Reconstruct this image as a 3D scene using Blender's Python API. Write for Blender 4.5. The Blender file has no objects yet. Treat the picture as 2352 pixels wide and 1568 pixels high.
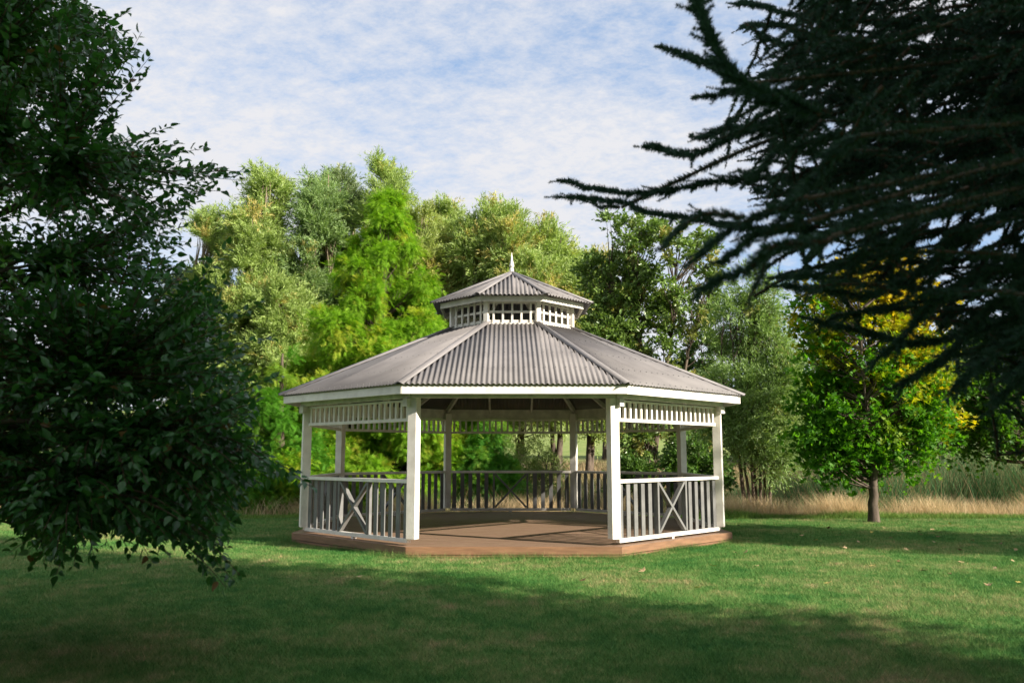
import bpy, math
import numpy as np
from mathutils import Vector
C = bpy.context.scene
COL = C.collection
R = math.radians
DBG = False
rng = np.random.default_rng(7)

# ------------------------------------------------------------------ camera
EYE = 1.49
TILT = R(7.86)
FPX = 1888.7                      # focal length in px of a 2352 px wide frame
cd = bpy.data.cameras.new("Camera"); cam = bpy.data.objects.new("Camera", cd); COL.objects.link(cam)
cam.location = (0, 0, EYE); cam.rotation_euler = (R(90) + TILT, 0, 0)
cd.sensor_width = 36; cd.lens = FPX / 2352 * 36
cd.clip_start = 0.05; cd.clip_end = 3000
cd.dof.use_dof = True; cd.dof.focus_distance = 14.5; cd.dof.aperture_fstop = 2.4
C.camera = cam

# ------------------------------------------------------------------ light
SUN_EL = R(25); SUN_H = np.array([0.852, -0.524])          # towards the sun, horizontally
az = math.atan2(SUN_H[0], SUN_H[1])                          # clockwise from +Y
SUN_DIR = Vector((SUN_H[0]*math.cos(SUN_EL), SUN_H[1]*math.cos(SUN_EL), math.sin(SUN_EL)))
w = bpy.data.worlds.new("World"); C.world = w; w.use_nodes = True
nt = w.node_tree; nt.nodes.clear()
def N(nt, t, **k):
    n = nt.nodes.new(t)
    for a, b in k.items(): setattr(n, a, b)
    return n
out = N(nt, 'ShaderNodeOutputWorld'); bg = N(nt, 'ShaderNodeBackground')
sky = N(nt, 'ShaderNodeTexSky', sky_type='NISHITA', sun_disc=False, sun_elevation=SUN_EL, sun_rotation=az,
        air_density=1.0, dust_density=0.3, ozone_density=2.0)
tc = N(nt, 'ShaderNodeTexCoord'); sep = N(nt, 'ShaderNodeSeparateXYZ')
nt.links.new(tc.outputs['Generated'], sep.inputs[0])
def M_(nt, op, a, b=None, clamp=False):
    n = N(nt, 'ShaderNodeMath', operation=op, use_clamp=clamp)
    for i, v in enumerate((a, b)):
        if v is None: continue
        if isinstance(v, (int, float)): n.inputs[i].default_value = v
        else: nt.links.new(v, n.inputs[i])
    return n.outputs[0]
zc = M_(nt, 'ADD', M_(nt, 'MAXIMUM', sep.outputs[2], 0.0), 0.22)
cmb = N(nt, 'ShaderNodeCombineXYZ')
nt.links.new(M_(nt, 'DIVIDE', sep.outputs[0], zc), cmb.inputs[0])
nt.links.new(M_(nt, 'DIVIDE', sep.outputs[1], zc), cmb.inputs[1])
mp = N(nt, 'ShaderNodeMapping'); mp.inputs['Rotation'].default_value = (0, 0, R(35)); mp.inputs['Scale'].default_value = (1.0, 1.35, 1)
mp.inputs['Location'].default_value = (3.4, 1.2, 0)
nt.links.new(cmb.outputs[0], mp.inputs[0])
def noise(nt, vec, scale, det, rough=.5, dist=0.0):
    n = N(nt, 'ShaderNodeTexNoise'); n.inputs['Scale'].default_value = scale; n.inputs['Detail'].default_value = det
    n.inputs['Roughness'].default_value = rough; n.inputs['Distortion'].default_value = dist
    if vec is not None: nt.links.new(vec, n.inputs['Vector'])
    return n.outputs['Fac']
def ramp(nt, fac, stops, interp='LINEAR'):
    n = N(nt, 'ShaderNodeValToRGB'); nt.links.new(fac, n.inputs[0]); n.color_ramp.interpolation = interp
    cr = n.color_ramp
    while len(cr.elements) < len(stops): cr.elements.new(.5)
    for e, (p, c) in zip(cr.elements, stops):
        e.position = p; e.color = (*c, 1) if len(c) == 3 else c
    return n.outputs[0]
n1 = noise(nt, mp.outputs[0], 0.9, 3, .55, .3)
n2 = noise(nt, mp.outputs[0], 13, 9, .74, .1)
msum = M_(nt, 'ADD', M_(nt, 'MULTIPLY', n1, .62), M_(nt, 'MULTIPLY', n2, .46))
mask = ramp(nt, msum, [(.39, (0.10,)*3), (.51, (0.62,)*3), (.61, (1.0,)*3)], 'LINEAR') 
CLOUD = (4.5, 4.52, 4.72); SKYMIX = 1.0
mix = N(nt, 'ShaderNodeMix', data_type='RGBA'); nt.links.new(mask, mix.inputs[0])
haze = N(nt, 'ShaderNodeMix', data_type='RGBA'); haze.inputs[0].default_value = 0.5
nt.links.new(sky.outputs[0], haze.inputs[6]); haze.inputs[7].default_value = (2.0, 3.25, 5.3, 1)
nt.links.new(haze.outputs[2], mix.inputs[6]); mix.inputs[7].default_value = (*CLOUD, 1)
nt.links.new(mix.outputs[2], bg.inputs[0]); bg.inputs[1].default_value = 0.08
nt.links.new(bg.outputs[0], out.inputs[0])

sd = bpy.data.lights.new("sun", 'SUN'); so = bpy.data.objects.new("sun", sd); COL.objects.link(so)
sd.energy = 5.0; sd.angle = R(0.55); sd.color = (1.0, 0.915, 0.80)
so.rotation_euler = (-SUN_DIR).to_track_quat('-Z', 'Y').to_euler(); so.location = (30, -20, 30)
vs = C.view_settings; C.display_settings.display_device = 'sRGB'
vs.view_transform = 'Standard'; vs.look = 'None'; vs.exposure = 1.22; vs.gamma = 1.0; vs.use_curve_mapping = False
C.render.engine = 'CYCLES'
C.cycles.max_bounces = 8; C.cycles.transparent_max_bounces = 8

# ------------------------------------------------------------------ helpers
def px(x, y, d):
    """world point on the ray of photo pixel (x,y) (2352 px frame) at distance d ahead"""
    a = (x - 1176) / FPX; b = (784 - y) / FPX
    Y = math.cos(TILT) - b * math.sin(TILT); Z = math.sin(TILT) + b * math.cos(TILT)
    return np.array([a / Y * d, d, EYE + Z / Y * d])
def proj(P):
    P = np.atleast_2d(P); q = P - np.array([0, 0, EYE])
    dep = q[:, 1]*math.cos(TILT) + q[:, 2]*math.sin(TILT); up = -q[:, 1]*math.sin(TILT) + q[:, 2]*math.cos(TILT)
    return np.stack([1176 + FPX*q[:, 0]/dep, 784 - FPX*up/dep, dep], 1)

def tag(o, label=None, cat=None, group=None, kind=None):
    if label: o['label'] = label
    if cat: o['category'] = cat
    if group: o['group'] = group
    if kind: o['kind'] = kind
    return o
def empty(name, loc, label, cat, group=None, rz=0):
    o = bpy.data.objects.new(name, None); COL.objects.link(o); o.location = [float(v) for v in loc]
    o.rotation_euler = (0, 0, rz); o.empty_display_size = .3
    return tag(o, label, cat, group)
def obj(name, me, m, parent=None, smooth=False):
    if DBG and len(me.polygons) > 30000: print(name, len(me.polygons), parent and parent.get("label"), flush=True)
    o = bpy.data.objects.new(name, me); COL.objects.link(o)
    if m: me.materials.append(m)
    if parent: o.parent = parent
    if smooth:
        me.polygons.foreach_set('use_smooth', np.ones(len(me.polygons), dtype=bool))
    return o
def mesh_np(name, V, F, col=None):
    """V (n,3), F (m,k) equal-size faces, col (m,3) per-face colour"""
    me = bpy.data.meshes.new(name); V = np.ascontiguousarray(V, dtype=np.float32); F = np.ascontiguousarray(F, dtype=np.int32)
    m, k = F.shape
    me.vertices.add(len(V)); me.vertices.foreach_set('co', V.ravel())
    me.loops.add(m*k); me.loops.foreach_set('vertex_index', F.ravel())
    me.polygons.add(m); me.polygons.foreach_set('loop_start', np.arange(0, m*k, k, dtype=np.int32))
    me.update(calc_edges=True)
    if col is not None:
        a = me.attributes.new('col', 'FLOAT_VECTOR', 'FACE'); a.data.foreach_set('vector', np.ascontiguousarray(col, dtype=np.float32).ravel())
    return me
class MB:
    def __init__(s): s.v = []; s.f = []
    def box(s, c, u, v, w):
        c, u, v, w = [np.array(q, float) for q in (c, u, v, w)]; b = len(s.v)
        for i in (-1, 1):
            for j in (-1, 1):
                for k in (-1, 1): s.v.append(c + i*u + j*v + k*w)
        fs = [(0,1,3,2),(4,6,7,5),(0,4,5,1),(2,3,7,6),(0,2,6,4),(1,5,7,3)]
        if np.dot(np.cross(u, v), w) < 0: fs = [f[::-1] for f in fs]
        s.f += [tuple(b+i for i in f) for f in fs]; return s
    def bar(s, p, q, side, hw, hn):
        """box from p to q; half width hw along side, hn along the third axis"""
        p, q, side = [np.array(a, float) for a in (p, q, side)]
        d = (q-p)/2; n = np.cross(d, side); n /= np.linalg.norm(n); sd_ = np.cross(n, d); sd_ /= np.linalg.norm(sd_)
        return s.box((p+q)/2, d, sd_*hw, n*hn)
    def raw(s, V, F):
        b = len(s.v); s.v += [np.array(v, float) for v in V]; s.f += [tuple(b+i for i in f) for f in F]; return s
    def build(s, name, m, parent=None, bevel=0):
        me = bpy.data.meshes.new(name); me.from_pydata([tuple(v) for v in s.v], [], s.f); me.update()
        o = obj(name, me, m, parent)
        if bevel:
            b = o.modifiers.new('bevel', 'BEVEL'); b.width = bevel; b.segments = 2; b.limit_method = 'ANGLE'
        return o
def lathe(prof, n=16):
    V = []; F = []
    for z, r in prof:
        for i in range(n): V.append((r*math.cos(2*math.pi*i/n), r*math.sin(2*math.pi*i/n), z))
    for j in range(len(prof)-1):
        for i in range(n): a = j*n+i; b = j*n+(i+1) % n; F.append((a, b, b+n, a+n))
    F.append(tuple(range(n))[::-1]); F.append(tuple(range((len(prof)-1)*n, len(prof)*n)))
    return V, F
class Tubes:
    def __init__(s, n=6): s.V = []; s.F = []; s.b = 0; s.n = n
    def add(s, P, rad):
        P = np.asarray(P, float); rad = np.asarray(rad, float); n = s.n
        T = np.gradient(P, axis=0); T /= np.linalg.norm(T, axis=1, keepdims=True)+1e-9
        ref = np.array([0.31, 0.17, 0.93]) if abs(T[0, 2]) < .8 else np.array([1.0, .1, .1])
        U = np.cross(T, ref); U /= np.linalg.norm(U, axis=1, keepdims=True)+1e-9; W = np.cross(T, U)
        a = np.arange(n)*2*math.pi/n
        ring = P[:, None] + rad[:, None, None]*(U[:, None]*np.cos(a)[None, :, None] + W[:, None]*np.sin(a)[None, :, None])
        s.V.append(ring.reshape(-1, 3))
        k = len(P); j, i = np.meshgrid(np.arange(k-1), np.arange(n), indexing='ij')
        A = s.b + j*n + i; B = s.b + j*n + (i+1) % n
        s.F.append(np.stack([A, B, B+n, A+n], -1).reshape(-1, 4)); s.b += k*n
    def build(s, name, m, parent=None):
        o = obj(name, mesh_np(name, np.concatenate(s.V), np.concatenate(s.F)), m, parent, smooth=True); return o
def bez(p0, p1, p2, n=8):
    t = np.linspace(0, 1, n)[:, None]; return (1-t)**2*p0 + 2*t*(1-t)*p1 + t*t*p2
def catmull(P, per=6):
    P = np.asarray(P, float); Q = np.vstack([2*P[0]-P[1], P, 2*P[-1]-P[-2]]); o = []
    for i in range(len(P)-1):
        a, b, c, d = Q[i:i+4]
        for t in np.linspace(0, 1, per, endpoint=False):
            o.append(.5*((2*b)+(-a+c)*t+(2*a-5*b+4*c-d)*t*t+(-a+3*b-3*c+d)*t**3))
    o.append(P[-1]); return np.array(o)
def unit(v): return v/(np.linalg.norm(v, axis=-1, keepdims=True)+1e-9)
def rdir(n): return unit(rng.normal(size=(n, 3)))
def scatter(tv, tf, pos, fwd, up, scale, sx=None):
    """copies of a leaf template (x = side, y = along, z = normal) into one vertex/face array"""
    fwd = unit(fwd); side = unit(np.cross(fwd, up)); nrm = np.cross(side, fwd)
    n = len(pos); scale = np.broadcast_to(np.asarray(scale, float), (n,)); sx_ = scale if sx is None else np.broadcast_to(sx, (n,))
    V = pos[:, None] + side[:, None]*(tv[None, :, 0, None]*sx_[:, None, None]) + fwd[:, None]*(tv[None, :, 1, None]*scale[:, None, None]) \
        + nrm[:, None]*(tv[None, :, 2, None]*scale[:, None, None])
    F = (np.arange(n)*len(tv))[:, None, None] + tf[None]
    return V.reshape(-1, 3), F.reshape(-1, tf.shape[1])
def joinVF(parts):
    V = []; F = []; b = 0
    for v, f in parts: V.append(v); F.append(f+b); b += len(v)
    return np.concatenate(V), np.concatenate(F)
# leaf templates: length 1 along y
T_LEAF = (np.array([[0,0,0],[-.26,.42,.07],[.26,.42,.07],[0,1,-.06]]), np.array([[0,3,1],[0,2,3]]))
T_NARROW = (np.array([[0,0,0],[-.10,.4,.02],[.10,.4,.02],[0,1,-.05]]), np.array([[0,3,1],[0,2,3]]))
T_WIL = (np.array([[-.12,.1,0],[.12,.0,.03],[0,1,-.05]]), np.array([[0,1,2]]))
T_BIG = (np.array([[0,-.18,.0],[0,0,0],[-.24,.16,.09],[-.31,.42,.10],[-.18,.74,.03],[0,1.05,-.14],[.18,.74,.03],[.31,.42,.10],[.24,.16,.09],[0,.45,-.01],[.015,-.18,0]]),
         np.array([[1,9,2],[2,9,3],[3,9,4],[4,9,5],[5,9,6],[6,9,7],[7,9,8],[8,9,1],[0,10,1]]))
def maple_t():
    pts = [(0,0)]; 
    for a, r in ((-125,.42),(-95,.28),(-62,.62),(-38,.34),(-8,.22+.1),(0,.95),(8,.34),(38,.34),(62,.62),(95,.28),(125,.42)):
        pts.append((math.sin(R(a))*r*.95, .25+math.cos(R(a))*r*.78))
    V = np.array([[x, y, .12*abs(x)-.12*max(0, y-.5)] for x, y in pts]); F = np.array([[0, i+1, i] for i in range(1, len(pts)-1)])
    return V, F
T_MAPLE = maple_t()
def frond_t(k=7, L=.34, w=.03):
    V = [[-.012,0,0],[.012,0,0],[0,1,-.12]]; F = [[0,1,2]]
    for i in range(k):
        y = .08+.84*i/k; l = L*(1-.6*(y-.3)**2*2)*(1.0 if y < .7 else .75)
        for s in (-1, 1):
            b = len(V); z = -.12*y*y
            V += [[0, y-w, z],[0, y+w, z],[s*l, y+l*.75, z-.05]]; F.append([b, b+1, b+2] if s < 0 else [b, b+2, b+1])
    return np.array(V), np.array(F)
T_FROND = frond_t()
T_FR4 = frond_t(4, .36, .05); T_SPRAY = frond_t(4, .22, .045)
# ------------------------------------------------------------------ materials
def mat(name):
    m = bpy.data.materials.new(name); m.use_nodes = True; nt = m.node_tree
    p = nt.nodes['Principled BSDF']; return m, nt, p
def pos_of(nt): return N(nt, 'ShaderNodeNewGeometry').outputs['Position']
def surf(name, c1, c2, scale=3, rough=.6, det=6, bump=0.0, bscale=60, stretch=(1,1,1), spec=.4, fine=None):
    m, nt, p = mat(name)
    mpn = N(nt, 'ShaderNodeMapping'); mpn.inputs['Scale'].default_value = stretch; nt.links.new(pos_of(nt), mpn.inputs[0])
    f = noise(nt, mpn.outputs[0], scale, det, .6)
    nt.links.new(ramp(nt, f, [(.35, c1), (.65, c2)]), p.inputs['Base Color'])
    p.inputs['Roughness'].default_value = rough; p.inputs['Specular IOR Level'].default_value = spec
    if bump:
        b = N(nt, 'ShaderNodeBump'); b.inputs['Strength'].default_value = bump; b.inputs['Distance'].default_value = .01
        nt.links.new(noise(nt, mpn.outputs[0], bscale, 5), b.inputs['Height']); nt.links.new(b.outputs[0], p.inputs['Normal'])
    return m
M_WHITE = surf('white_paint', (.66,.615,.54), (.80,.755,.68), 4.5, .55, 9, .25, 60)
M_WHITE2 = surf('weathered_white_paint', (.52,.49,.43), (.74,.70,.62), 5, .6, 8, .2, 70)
M_GREYP = surf('grey_paint', (.12,.119,.113), (.18,.177,.165), 4, .55, 6, .15, 80)
M_ROOF = surf('grey_roofing_steel', (.14,.130,.127), (.185,.172,.166), 1.6, .65, 8, .05, 40, spec=.3)
M_CAP = surf('grey_ridge_flashing', (.17,.158,.155), (.215,.20,.195), 2.2, .6, 7)
M_SCREW = surf('screw_heads', (.10,.10,.10), (.14,.14,.13), 5, .4)
M_DECK = surf('brown_deck_boards', (.19,.118,.075), (.28,.185,.125), 3.2, .5, 9, .3, 30, (.6, 6, 6))
M_SKIRT = surf('orange_brown_timber', (.165,.088,.046), (.25,.135,.07), 3, .55, 8, .25, 25, (1, 1, 8))
M_BARK = surf('brown_bark', (.045,.032,.022), (.14,.105,.075), 7, .9, 8, .8, 18, (1,1,.35))
M_BARKP = surf('pale_bark', (.16,.12,.08), (.34,.27,.19), 6, .85, 8, .6, 18, (1,1,.4))
M_TWIG = surf('reddish_twigs', (.055,.03,.02), (.12,.07,.045), 8, .8)
def foliage(name, trans=.38, rough=.5, spec=.3, tcol=(1.15,1.25,.55)):
    m, nt, p = mat(name)
    at = N(nt, 'ShaderNodeAttribute', attribute_name='col')
    nt.links.new(at.outputs['Vector'], p.inputs['Base Color'])
    p.inputs['Roughness'].default_value = rough; p.inputs['Specular IOR Level'].default_value = spec
    t = N(nt, 'ShaderNodeBsdfTranslucent'); mu = N(nt, 'ShaderNodeMix', data_type='RGBA', blend_type='MULTIPLY'); mu.inputs[0].default_value = 1
    nt.links.new(at.outputs['Vector'], mu.inputs[6]); mu.inputs[7].default_value = (*tcol, 1)
    nt.links.new(mu.outputs[2], t.inputs[0])
    mx = N(nt, 'ShaderNodeMixShader'); mx.inputs[0].default_value = trans
    nt.links.new(p.outputs[0], mx.inputs[1]); nt.links.new(t.outputs[0], mx.inputs[2])
    nt.links.new(mx.outputs[0], nt.nodes['Material Output'].inputs[0]); return m
M_FOL = foliage('leaves'); M_GLOSS = foliage('glossy_leaves', .3, .32, .45); M_NEEDLE = foliage('needles', .12, .55, .25)
M_MAPLE = foliage('maple_leaves', .5, .5, .25, (1.3,1.35,.4)); M_FEATH = foliage('feathery_leaves', .45, .6, .2)
M_DRY = foliage('grass_stalks', .35, .7, .2, (1,1,.9))
def lawn_color(nt):
    p = pos_of(nt); sp = N(nt, 'ShaderNodeSeparateXYZ'); nt.links.new(p, sp.inputs[0])
    cb = N(nt, 'ShaderNodeCombineXYZ'); nt.links.new(sp.outputs[0], cb.inputs[0]); nt.links.new(sp.outputs[1], cb.inputs[1])
    a = noise(nt, cb.outputs[0], .55, 4, .6); b = noise(nt, cb.outputs[0], 3.6, 6, .65); c = noise(nt, cb.outputs[0], 26, 3, .6)
    f = M_(nt, 'ADD', M_(nt, 'ADD', M_(nt, 'MULTIPLY', a, .42), M_(nt, 'MULTIPLY', b, .42)), M_(nt, 'MULTIPLY', c, .2))
    lawn = ramp(nt, f, [(.38, (.030,.138,.028)), (.49, (.085,.208,.042)), (.56, (.175,.255,.075)), (.65, (.36,.30,.15))])
    return lawn, sp, f, b
def lawn_mat(name, trans):
    m, nt, p = mat(name); lawn, sp, f, b = lawn_color(nt)
    p.inputs['Roughness'].default_value = .7; p.inputs['Specular IOR Level'].default_value = .2
    isl = N(nt, 'ShaderNodeNewGeometry').outputs['Random Per Island']; tone = ramp(nt, isl, [(0, (.55,.62,.6)), (.5, (.95,1,1)), (.9, (1.35,1.25,1.3)), (.94, (2.6,1.7,2.2))])
    mu = N(nt, 'ShaderNodeMix', data_type='RGBA', blend_type='MULTIPLY'); mu.inputs[0].default_value = 1; nt.links.new(lawn, mu.inputs[6]); nt.links.new(tone, mu.inputs[7]); lawn = mu.outputs[2]
    nt.links.new(lawn, p.inputs['Base Color'])
    if trans:
        t = N(nt, 'ShaderNodeBsdfTranslucent'); nt.links.new(lawn, t.inputs[0])
        mx = N(nt, 'ShaderNodeMixShader'); mx.inputs[0].default_value = trans
        nt.links.new(p.outputs[0], mx.inputs[1]); nt.links.new(t.outputs[0], mx.inputs[2])
        nt.links.new(mx.outputs[0], nt.nodes['Material Output'].inputs[0])
    return m
M_BLADE = lawn_mat('lawn_blades', .3)
m, nt, p = mat('ground'); M_GROUND = m
lawn, sp, f, b = lawn_color(nt)
p.inputs['Roughness'].default_value = .9; p.inputs['Specular IOR Level'].default_value = .1
rough_c = ramp(nt, b, [(.35, (.05,.06,.02)), (.55, (.16,.13,.06)), (.7, (.26,.19,.11))])
field_c = ramp(nt, f, [(.40, (.12,.19,.045)), (.60, (.24,.27,.09))])
e1 = N(nt, 'ShaderNodeMix', data_type='RGBA'); e2 = N(nt, 'ShaderNodeMix', data_type='RGBA')
edge = M_(nt, 'ADD', sp.outputs[1], M_(nt, 'MULTIPLY', b, .8))
nt.links.new(M_(nt, 'MULTIPLY', M_(nt, 'SUBTRACT', edge, 20.1), 2.5, True), e1.inputs[0]); nt.links.new(lawn, e1.inputs[6]); nt.links.new(rough_c, e1.inputs[7])
nt.links.new(M_(nt, 'MULTIPLY', M_(nt, 'SUBTRACT', edge, 46), .3, True), e2.inputs[0]); nt.links.new(e1.outputs[2], e2.inputs[6]); nt.links.new(field_c, e2.inputs[7])
nt.links.new(e2.outputs[2], p.inputs['Base Color'])
bp = N(nt, 'ShaderNodeBump'); bp.inputs['Strength'].default_value = .5; bp.inputs['Distance'].default_value = .03
nt.links.new(noise(nt, pos_of(nt), 30, 4), bp.inputs['Height']); nt.links.new(bp.outputs[0], p.inputs['Normal'])

# ------------------------------------------------------------------ terrain
def sst(x, a, b): t = np.clip((x-a)/(b-a), 0, 1); return t*t*(3-2*t)
def gz(x, y):
    x = np.asarray(x, float); y = np.asarray(y, float)
    z = -.45*sst(y, 20.2, 23) + .85*sst(y, 27, 34) + .8*sst(y, 38, 52) + 3.2*sst(y, 52, 95) + 6*sst(y, 85, 170)
    z = z + .02*np.sin(x*.7+1)*np.sin(y*.5) + .35*sst(y, 30, 60)*np.sin(x*.09+.5)
    return z
xs = np.concatenate([np.linspace(-600, -40, 15), np.linspace(-38, 38, 153), np.linspace(40, 600, 15)])
ys = np.concatenate([np.linspace(-300, -10, 10), np.linspace(-8, 70, 157), np.linspace(72, 200, 40), np.linspace(220, 1200, 12)])
XX, YY = np.meshgrid(xs, ys, indexing='ij'); ZZ = gz(XX, YY)
nx, ny = len(xs), len(ys); I, J = np.meshgrid(np.arange(nx-1), np.arange(ny-1), indexing='ij'); A = I*ny+J
g = obj('lawn_ground', mesh_np('ground', np.stack([XX, YY, ZZ], -1).reshape(-1, 3), np.stack([A, A+ny, A+ny+1, A+1], -1).reshape(-1, 4)), M_GROUND, smooth=True)
g.name = 'ground'; tag(g, kind='structure')

# ------------------------------------------------------------------ gazebo
D0 = 16.21; ZD = .193; S = 3.02
gaz = empty('gazebo', (-.005, D0, -.04), 'white octagonal gazebo with grey corrugated iron roof and brown timber deck', 'gazebo', rz=.0076)
def corner(side, k, z=0.0):
    r = side/(2*math.sin(R(22.5))); a = R(22.5+45*k); return np.array([r*math.cos(a), r*math.sin(a), z])
UP = np.array([0, 0, 1.0])
FRONT = 5
# deck boards
dk = MB(); DS = 3.177; ap = DS*1.2071; hs = DS/2
def half_w(y):
    y = abs(y)
    return ap if y <= hs else ap-(y-hs)
y = -ap+.035
while y < ap-.06:
    y2 = min(y+.138, ap-.035); a, b_ = half_w(y)-.03, half_w(y2)-.03
    br = [-a] + [a*(q + rng.uniform(-.1, .1)) for q in (-.4, .3)] + [a]
    for i in range(3):
        l0 = br[i] + (.002 if i else 0); r0 = br[i+1] - (.002 if i < 2 else 0)
        l1 = -b_ if i == 0 else l0; r1 = b_ if i == 2 else r0
        z1 = ZD + rng.uniform(-.001, .001); z0 = ZD-.028
        dk.raw([(l0,y,z0),(r0,y,z0),(r1,y2,z0),(l1,y2,z0),(l0,y,z1),(r0,y,z1),(r1,y2,z1),(l1,y2,z1)],
               [(0,3,2,1),(4,5,6,7),(0,1,5,4),(1,2,6,5),(2,3,7,6),(3,0,4,7)])
    y = y2+.004
dk.build('deck', M_DECK, gaz)
for k in range(8):
    a, b_ = corner(DS, k), corner(DS, k+1); t = unit(b_-a); n = np.array([t[1], -t[0], 0])
    mb = MB()
    for z0, z1, off in ((-.06, .075, -.004), (.084, ZD+.004, 0.0)):
        mb.box((a+b_)/2 - n*(.02-off) + UP*(z0+z1)/2, t*(DS/2-.004), n*.018, UP*(z1-z0)/2)
    mb.build('skirting_board', M_SKIRT, gaz, .004)
for k in range(8):
    c = corner(S, k); a = R(22.5+45*k); r = np.array([math.cos(a), math.sin(a), 0]); t = np.array([-r[1], r[0], 0])
    MB().box(c+UP*(ZD+2.42)/2+UP*ZD/2, r*.074, t*.074, UP*(2.42-ZD)/2).build('post', M_WHITE, gaz, .006)
    po = gaz.children[-1]
    for sg in (-1, 1):     # beam end blocks beside the post head
        n_ = R(22.5+45*k+sg*22.5); nn = np.array([math.cos(n_), math.sin(n_), 0]); tt = np.array([-nn[1], nn[0], 0])
        if k in (5, 6) and (k == 5) == (sg > 0): continue
        MB().box(c + nn*.118 + tt*sg*.045 + UP*(2.322), nn*.035, tt*.055, UP*.06).build('beam_block', M_WHITE2, po, .004)
for k in range(8):
    a, b_ = corner(S, k), corner(S, k+1); t = unit(b_-a); n = np.array([t[1], -t[0], 0]); mid = (a+b_)/2; L = S-.165
    # ring beam
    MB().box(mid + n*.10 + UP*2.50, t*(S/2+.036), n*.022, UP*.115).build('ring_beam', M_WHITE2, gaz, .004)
    MB().box(corner(3.345, k)*.5+corner(3.345, k+1)*.5 - n*.016 + UP*2.491, t*(1.6725-.006), n*.016, UP*.062).build('fascia', M_WHITE, gaz, .003)
    if k == FRONT: continue
    # valance
    vb = MB(); nb = 20
    for i in range(nb):
        vb.box(mid + t*(-L/2 + L*(i+.5)/nb) + UP*2.215, t*.023, n*.02, UP*.128)
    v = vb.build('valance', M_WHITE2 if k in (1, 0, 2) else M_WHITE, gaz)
    MB().box(mid + UP*2.065, t*L/2, n*.027, UP*.026).build('valance_rail', M_WHITE, v, .003)
    MB().box(mid + UP*2.357, t*L/2, n*.027, UP*.017).build('valance_rail', M_WHITE, v, .003)
    # railing
    rl = MB().box(mid + UP*1.136, t*(L/2), n*.055, UP*.027).build('railing', M_WHITE, gaz, .004)
    MB().box(mid + UP*.258, t*(L/2), n*.036, UP*.030).build('bottom_rail', M_WHITE, rl, .004)
    MB().box(mid + UP*.206, t*.03, n*.03, UP*.024).build('support_block', M_WHITE2, rl)
    xw = .40; sp_ = (L/2-xw)/5.4
    for sg in (-1, 1):
        for i in range(5):
            MB().box(mid + t*sg*(xw+.035+sp_*(i+.75)) - n*.006 + UP*.6985, t*.046, n*.010, UP*.410).build('baluster', M_GREYP, rl, .003)
        MB().box(mid + t*sg*xw + UP*.6985, t*.022, n*.042, UP*.410).build('upright', M_GREYP, rl, .003)
    for sg in (-1, 1):
        if sg > 0: MB().bar(mid + t*(xw-.03) + UP*.31, mid - t*(xw-.03) + UP*1.09, n, .038, .021).build('cross_brace', M_GREYP, rl)
        else:
            c0 = mid + UP*.70
            mbx = MB()
            for q in (-1, 1):
                e = mid + t*q*(xw-.03) + UP*(.70+q*.39); d = unit(e-c0); mbx.bar(c0+d*.024, e, n, .036, .021)
            mbx.build('cross_brace', M_GREYP, rl)
# corrugated roofs
def roof(se, st, ze, zt, par, pitch, amp, prefix, rows, capw):
    ae, at_ = se*1.2071, st*1.2071; run = ae-at_; Ls = math.hypot(run, zt-ze)
    for k in range(8):
        th = R(45*(k+1)); n = np.array([math.cos(th), math.sin(th), 0]); t = np.array([-n[1], n[0], 0])
        sl = (-n*run + UP*(zt-ze))/Ls; nr = unit(np.cross(t, sl)); nr = nr if nr[2] > 0 else -nr
        hm = se/2; cols = np.linspace(-hm, hm, int(se/pitch)*8+1)
        V = []; F = []
        for a in cols:
            off = amp*math.sin(2*math.pi*a/pitch)
            bm = Ls if abs(a) <= st/2 else Ls*(hm-abs(a))/(hm-st/2)
            for q in (0, 1):
                V.append(n*ae + UP*ze + t*a + sl*bm*q + nr*(off-amp))
        for i in range(len(cols)-1): F.append((2*i, 2*i+2, 2*i+3, 2*i+1))
        me = bpy.data.meshes.new('roof_sheet'); me.from_pydata([tuple(v) for v in V], [], F); me.update()
        o = obj('roof_sheet', me, M_ROOF, par, True)
        so_ = o.modifiers.new('thickness', 'SOLIDIFY'); so_.thickness = .003; so_.offset = -1
        sb = MB()
        for r_ in rows:
            for c in np.arange(-hm+pitch*1.25, hm, pitch*2):
                c = (math.floor(c/pitch)+.25)*pitch
                if abs(c) < hm-(hm-st/2)*r_-.04:
                    sb.box(n*ae+UP*ze+t*c+sl*Ls*r_+nr*.003, t*.007, sl*.007, nr*.004)
        sb.build('roof_screws', M_SCREW, o)
        c0 = corner(se, k, ze); c1 = corner(st, k, zt) if st > .05 else np.array([0, 0, zt]); d = unit(c1-c0)
        cb = MB(); lip = []
        hn = unit(np.array([c0[0], c0[1], 0])); tt = np.array([-hn[1], hn[0], 0]); nu = unit(np.cross(tt, d)); nu = nu if nu[2] > 0 else -nu
        w1, dz = capw, capw*.17
        e0 = c0 + d*(-.03); e1_ = c1
        prof = [(-w1, -dz), (-.03, .016), (0, .026), (.03, .016), (w1, -dz)]
        V = [e + tt*x + nu*(z_+.007) for e in (e0, e1_) for x, z_ in prof]
        F = [(i, i+1, i+6, i+5) for i in range(4)]
        me = bpy.data.meshes.new('hip_cap'); me.from_pydata([tuple(v) for v in V], [], F); me.update()
        o = obj('hip_cap', me, M_CAP, par, True); so_ = o.modifiers.new('thickness', 'SOLIDIFY'); so_.thickness = .004
roof(3.385, .93, 2.585, 3.985, gaz, .080, .0115, 'main', (.03, .22, .45, .7, .93), .08)
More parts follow.
